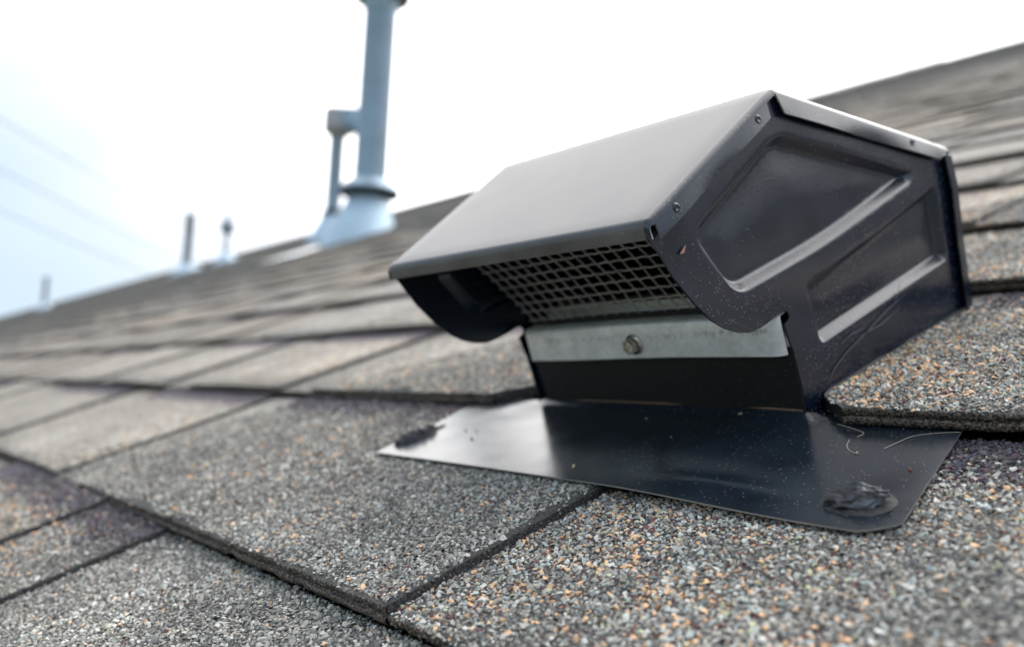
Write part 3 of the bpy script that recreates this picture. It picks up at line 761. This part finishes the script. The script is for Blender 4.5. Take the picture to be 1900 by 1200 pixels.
def tube(pts, r, seg=6, cap=True):
    V, F = [], []
    pts = [Vector(p) for p in pts]
    for i, p in enumerate(pts):
        t = (pts[min(i+1, len(pts)-1)]-pts[max(i-1, 0)]).normalized()
        a = t.orthogonal().normalized() if i == 0 else (a-t*a.dot(t)).normalized()
        b = t.cross(a)
        for j in range(seg): q = 2*math.pi*j/seg; V.append(tuple(p+(a*math.cos(q)+b*math.sin(q))*(r if not callable(r) else r(i/(len(pts)-1)))))
    for i in range(len(pts)-1):
        for j in range(seg): F.append((i*seg+j, i*seg+(j+1) % seg, (i+1)*seg+(j+1) % seg, (i+1)*seg+j))
    return V, F
# wire screen: individual wires woven, joined in one screen part
V, F = [], []
def addt(pts, r, seg=5):
    v, f = tube(pts, r, seg); o_ = len(V); V.extend(v); F.extend([tuple(x+o_ for x in q) for q in f])
def scr(u, s):    # s: distance up the screen from its bottom edge
    return (u, 2.385-.62*s+.03*math.sin(s*5), .35+.80*s+.010*math.sin(u*2.4))
pit = .0615; u = -2.905; i = 0
while u < -1.70:
    addt([scr(u+.004*math.sin(q*.9+i), q*.04) for q in range(0, 14)], .0036); u += pit; i += 1
for j in range(0, 10):
    s = .03+j*.0545
    addt([tuple(Vector(scr(x, s))+Vector((0, 0, .004*((q+j) % 2)))) for q, x in enumerate(np.arange(-2.93, -1.695, pit/2))], .0036)
vpart('wire_screen', mesh('wire_screen', np.array(V)*D, F, [M_WIRE], True))
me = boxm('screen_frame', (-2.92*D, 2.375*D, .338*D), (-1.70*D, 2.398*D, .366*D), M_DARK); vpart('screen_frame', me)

M_CHIP = plain('rust_chip', (.42, .20, .14), .7); M_SCR = plain('paint_scratch', (.085, .10, .125), .5)
def side_ribbon(name, pts, wd, m):
    V, F = [], []
    for i, (v_, n_) in enumerate(pts):
        p_ = Vector(pts[min(i+1, len(pts)-1)])-Vector(pts[max(0, i-1)]); p_.normalize(); k_ = wd*(1 if 0 < i < len(pts)-1 else .25)
        V += [(US+.0065, v_-p_.y*k_, n_+p_.x*k_), (US+.0065, v_+p_.y*k_, n_-p_.x*k_)]
    for i in range(len(pts)-1): F.append((2*i, 2*i+1, 2*i+3, 2*i+2))
    vpart(name, mesh(name, np.array(V)*D, F, [m]))
side_ribbon('rust_chip', [(1.925, .652), (1.94, .655), (1.955, .668)], .0055, M_CHIP)
side_ribbon('rust_chip', [(1.985, .662), (1.992, .664)], .004, M_CHIP)
for pts in ([(2.50, .05), (2.56, .085), (2.66, .11), (2.80, .13), (2.95, .16), (3.10, .175)], [(2.62, .145), (2.70, .155), (2.78, .150)], [(3.02, .17), (3.06, .20), (3.08, .235)], [(2.72, .13), (2.9, .125), (3.05, .14)]):
    side_ribbon('scratch', pts, .0022, M_SCR)

# base flashing sheet with soft dents
def flash_n(u, v):
    q = max(0, min(1, (u+1.98)/.75)); n = .013-.026*q*q*(3-2*q)-.034*(v-1.69)*(1-.5*q)
    n += .020*math.exp(-((v-2.345)/.03)**2)*(1 if -2.95 < u < -1.62 else 0)      # fillet up to the throat
    n += .012*math.exp(-(((u+1.62)/.16)**2+((v-1.80)/.05)**2))                    # dents
    n += .018*math.exp(-(((u+3.02)/.16)**2+((v-2.32)/.10)**2))
    n += .004*noise.noise(Vector((u*1.7, v*2.3, 1.)))
    if v > 2.36: n = min(n, -.027)
    return n
rows_ = []
for v_ in list(np.linspace(1.692, 2.28, 34))+list(np.linspace(2.295, 2.36, 8))+[2.40, 2.47]:
    t = (v_-1.692)/.58
    ul = -3.345-.09*t+.02*math.sin(t*3); ur = -1.035-.105*t
    if t < .12: ur -= .09*(1-t/.12)**1.3
    rows_.append([(x, v_, flash_n(x, v_)) for x in ul+(ur-ul)*np.linspace(0, 1, 90)])
fo = sheet('flashing', rows_, [M_FLASH, M_RIM], True, .0005); fo.modifiers[0].material_offset_rim = 1
V, F = [], []; addt([(x, 2.352, flash_n(x, 2.34)+.002) for x in np.linspace(-2.9, -1.66, 30)], .0045); vpart('seam_bead', mesh('seam_bead', np.array(V)*D, F, [M_LINE], True))

# ------------------------------------------------------------------ sealant dabs
def dab(name, label, cu, cv, cn, L, W_, H, ang, seed, lip=0.):
    me = bpy.data.meshes.new(name); bm = bmesh.new(); bmesh.ops.create_icosphere(bm, subdivisions=5, radius=1)
    for v in bm.verts:
        p = v.co.copy(); taper = 1-.45*max(0, p.x)
        q = Vector((p.x*L, p.y*W_*taper, max(p.z, -.15)*H*(1+.5*math.sin(p.x*2+1))))
        f = noise.fractal(Vector((p.x*1.5, p.y*3.5, p.z*2+seed)), 1., 2., 5)
        rd = abs(noise.noise(Vector((p.x*1.1+seed, p.y*4.5+p.x, 2.))))
        q *= 1+(.25 if seed < 5 else .08)*f; q.z += H*((.9 if seed < 5 else .5)*rd*max(0, p.z)+.25*f*max(0, p.z)); q.z += lip*H*max(0, p.x)**2
        v.co = q
    bm.to_mesh(me); bm.free(); me.materials.append(M_TAR); me.polygons.foreach_set('use_smooth', [True]*len(me.polygons))
    me.transform(Matrix.Scale(D, 4)); o = link(name, me)
    o.matrix_world = Matrix.Translation(Vector(wpt(cu, cv, cn))) @ ROOF @ Matrix.Rotation(ang, 4, 'Z')
    tag(o, label, 'sealant', 'dried sealant dabs on the flashing')
    P = [[(r_*L*1.25*math.cos(a)*(1+.18*noise.noise(Vector((math.cos(a)*1.5, math.sin(a)*1.5, seed)))), r_*W_*1.35*math.sin(a)*(1+.2*noise.noise(Vector((math.cos(a)*2, math.sin(a)*2, seed+3)))), H*.16*(1-r_**3)-.004*r_**4) for a in np.linspace(0, 2*math.pi, 41)] for r_ in (.02, .3, .55, .75, .9, 1.0)]
    v_, f_ = grid(np.array(P)); link('sealant_smear', mesh('sealant_smear', v_*D, [tuple(reversed(q)) for q in f_], [M_TAR2], True), o); return o
dab('sealant_dab', 'folded dark tar sealant dab on the right front corner of the flashing', -1.195, 1.825, flash_n(-1.2, 1.83)+.004, .080, .052, .024, .12, 1.3, .9)
dab('sealant_dab', 'small bluish sealant dab on the pointed left corner of the flashing', -3.30, 1.88, flash_n(-3.28, 1.88)+.003, .030, .115, .026, -.05, 5.2)
# small second fold of the right dab
for o_ in [o_ for o_ in COL.objects if o_.type == 'MESH' and any(m.type == 'SOLIDIFY' for m in o_.modifiers)]:
    e_ = o_.modifiers.new('crisp', 'EDGE_SPLIT'); e_.split_angle = math.radians(48)
# ------------------------------------------------------------------ loose bits
def fibre(label, pts, r=.0008):
    c = Vector(pts[0])
    P = [Vector((u, v, (flash_n(u, v)+.003 if len(p) < 3 else p[2]))) for p in pts for u, v in [p[:2]]]
    # smooth
    Q = []
    for i in range(len(P)-1):
        p0, p1, p2, p3 = P[max(i-1, 0)], P[i], P[i+1], P[min(i+2, len(P)-1)]
        for s in range(6):
            t = s/6; Q.append(.5*((2*p1)+(p2-p0)*t+(2*p0-5*p1+4*p2-p3)*t*t+(-p0+3*p1-3*p2+p3)*t**3))
    Q.append(P[-1]); org = Q[0].copy()
    v, f = tube([q-org for q in Q], r, 5); me = mesh('dry_fibre', np.array(v)*D, f, [M_FIBRE], True)
    o = link('dry_fibre', me); o.matrix_world = Matrix.Translation(Vector(wpt(*org))) @ ROOF; tag(o, label, 'dry fibre', 'dry fibres lying on the flashing')
def rpx(px, py, n=-.03):
    r = (px-950)/1.0, (py-600)/1.0, FPX
    d = np.array([r[0], r[1], r[2]]); t = -(1-n)/np.dot(Nc, d); P = d*t; return (float(P@Uc), float(P@Vc))
fibre('long pale fibre running to the right rear corner of the flashing', [rpx(*p) for p in ((1642, 839), (1665, 828), (1695, 815), (1740, 809), (1783, 807))])
fibre('short curled fibre, hook shaped, in the middle of the right flashing', [rpx(*p) for p in ((1578, 823), (1573, 835), (1580, 845), (1596, 851))])
fibre('bent fibre hanging out just under the shingle beside the vent', [rpx(*p) for p in ((1555, 793), (1580, 800), (1604, 809), (1592, 817))])
lg = []
for (px, py, s) in ((880, 829, .011), (868, 812, .008), (888, 813, .007), (1070, 887, .011), (1378, 783, .013), (1442, 769, .012), (1476, 779, .010), (1203, 789, .007), (1130, 762, .006), (1000, 745, .012), (1690, 880, .008), (1592, 847, .006), (1250, 828, .006)):
    u_, v_ = rpx(px, py); lg.append((u_, v_, flash_n(u_, v_)+.003, s))
P = np.array([q[:3] for q in lg]); S = np.array([q[3] for q in lg])
cc = np.array([(.03, .03, .035)]*3+[(.5, .38, .26), (.5, .36, .25), (.55, .42, .3), (.45, .33, .24), (.35, .3, .25), (.4, .2, .12), (.4, .15, .12), (.5, .15, .06), (.5, .4, .3), (.3, .3, .3)])
gv_, gf_, gc_ = granules(P, cc, S*.8, H_HI)
me = mesh('loose_granules', gv_*D, [tuple(map(int, f)) for f in gf_], [M_GRAN]); at = me.color_attributes.new('tab', 'FLOAT_COLOR', 'POINT'); at.data.foreach_set('color', np.c_[gc_, np.ones(len(gc_))].astype(np.float32).ravel())
o = link('loose_granules', me); o.matrix_world = ROOF; tag(o, 'loose tan and dark shingle granules scattered on the black flashing', 'granules', kind='stuff')

# ------------------------------------------------------------------ pipes on the far roof
def base(u, v): return Vector(wpt(u, v, 0))
def cone_part(name, r_top, ztop, r_base, ell, mats, parent, cv=0., seg=40):
    """cone from a level ring down to the roof slope"""
    P = []
    for s in range(9):
        t = s/8; row = []
        for j in range(seg+1):
            a = 2*math.pi*j/seg; xb, yb_ = r_base*math.cos(a), r_base*ell*math.sin(a)+cv
            zb = yb_*math.tan(TH); xt, yt = r_top*math.cos(a), r_top*math.sin(a)
            row.append((xt+(xb-xt)*t, yt+(yb_-yt)*t, ztop+(zb-ztop)*t))
        P.append(row)
    v, f = grid(np.array(P)); return link(name, mesh(name, v, f, mats, True), parent)
def lp(name, prof, parent, m, seg=36): return link(name, lathe(prof, seg, name, [m]), parent)

# big flue
p0 = base(-37.4, 21.9)
flue = empty('chimney_flue', Matrix.Translation(p0)); tag(flue, 'tall galvanised flue pipe with storm collar rising from a blue-grey cone', 'chimney pipe')
cone_part('flashing_cone', .100, .175, .165, 1.1, [M_CONE], flue, -.055)
lp('storm_collar', [(.078, .268), (.092, .266), (.140, .226), (.151, .212), (.149, .204)], flue, M_PIPE)
lp('dark_collar_ring', [(.149, .204), (.146, .190), (.10, .172)], flue, M_RING)  # underside of the collar, its shade put in as a black ring
lp('flue_pipe', [(.081, .20), (.081, 1.12), (.083, 1.125), (.083, 1.16)], flue, M_PIPE)
lp('cap_neck', [(.079, 1.115), (.086, 1.125), (.092, 1.16), (.092, 1.175)], flue, M_CONE)
lp('rain_cap', [(.092, 1.165), (.135, 1.172), (.146, 1.19), (.146, 1.22), (.12, 1.235), (.12, 1.32), (.15, 1.33), (.03, 1.39), (0, 1.395)], flue, M_CAPD)
pl = mesh('flat_flashing', [tuple((ROOF.to_3x3() @ Vector((x*D, y*D, .05*D)))) for x, y in ((-3.9, -4.1), (.4, -4.1), (.4, -.8), (-3.9, -.8))], [(0, 1, 2, 3)], [M_PLATE])
po = link('flat_flashing', pl, flue); md = po.modifiers.new('t', 'SOLIDIFY'); md.thickness = .002
# seam on the flue
me = boxm('flue_seam', (.0755, -.004, .30), (.0785, .004, 1.16), M_PIPE); me.transform(Matrix.Rotation(-1.9, 4, 'Z')); link('flue_seam', me, flue)

# slim flue behind
p1 = base(-57.2, 30.6)
fl2 = empty('chimney_flue', Matrix.Translation(p1)); tag(fl2, 'thin galvanised flue with drum-shaped cap standing left behind the tall pipe', 'chimney pipe')
cone_part('flashing_cone', .062, .17, .15, 1.1, [M_CONE], fl2, -.02, 28)
lp('dark_collar_ring', [(.058, .20), (.080, .17), (.076, .155), (.06, .16)], fl2, M_RING, 24)
lp('flue_pipe', [(.056, .1), (.056, .73), (.07, .76)], fl2, M_PIPE, 28)
lp('drum_cap', [(.06, .73), (.07, .75), (.106, .768), (.108, .775), (.108, .93), (.106, .934), (0, .936)], fl2, galv('drum_steel', (.42, .40, .40), .5, 60, .6), 28)
me = lathe([(.0, .775), (.092, .775), (.094, .78), (.094, .922), (.092, .925), (0, .925)], 24, 'side_drum', [M_PIPE]); me.transform(Matrix.Translation((.095, .06, 0))); link('side_drum', me, fl2)

def poleobj(u, v, h, r, label, ball=False):
    q = empty('vent_pipe', Matrix.Translation(base(u, v))); tag(q, label, 'vent pipe')
    cone_part('pipe_boot', r*1.25, .09, r*3.2, 1.1, [M_CONE], q, -.01, 20)
    if ball:
        lp('pipe', [(r*.75, 0), (r*.75, h*.62)], q, M_PVC, 18)
        lp('cap', [(r*.75, h*.55), (r*1.9, h*.60), (r*2.2, h*.70), (r*1.9, h*.78), (r*.8, h*.86), (r*.6, h), (0, h*1.005)], q, M_PVC, 20)
    else:
        lp('pipe', [(r, 0), (r, h*.97), (r*1.15, h*.97), (r*1.15, h), (r*.8, h), (r*.8, h*.9)], q, M_PVC, 18)
    return q
def onroof(px, py):
    a = rpx(px, py, 0.); return a
u_, v_ = onroof(345, 504); poleobj(u_, v_, .93*(-u_)/141, .056, 'grey plumbing pipe on the distant roof, between the farthest pole and the knobbed vent')
u_, v_ = onroof(417, 486); poleobj(u_, v_, .50*(-u_)/110*1.28, .040, 'small roof vent with a rounded knob cap beside the tall flue', True)
u_, v_ = onroof(81, 572); poleobj(u_, v_, .58*(-u_)/178, .045, 'faint thin vent pipe farthest left on the roof ridge')

# ------------------------------------------------------------------ overhead cables
def raypt(px, py, dist):
    d = (px-950)*right-(py-600)*up-FPX*back; d = d/np.linalg.norm(d); return Vector(cam_pos+d*dist)
for (a, b, lab) in (((-300, 45, 26), (520, 500, 60), 'topmost of three faint power cables crossing the pale blue sky'),
                    ((-300, 155, 26), (480, 540, 60), 'middle one of three faint power cables crossing the pale sky'),
                    ((-300, 255, 26), (440, 560, 60), 'lowest of three faint power cables just above the roof ridge')):
    A, B = raypt(*a), raypt(*b); dv = B-A
    pts = [A+dv*t+Vector((0, 0, -1.2*4*max(0, (t+.5)/2.5)*(1-(t+.5)/2.5)+1.2*4*.2*.8)) for t in np.linspace(-.5, 2., 30)]
    org = pts[0].copy(); v, f = tube([p-org for p in pts], .017, 6)
    o = link('power_cable', mesh('power_cable', v, f, [M_CABLE], True)); o.location = org; tag(o, lab, 'cable', 'power cables in the sky')
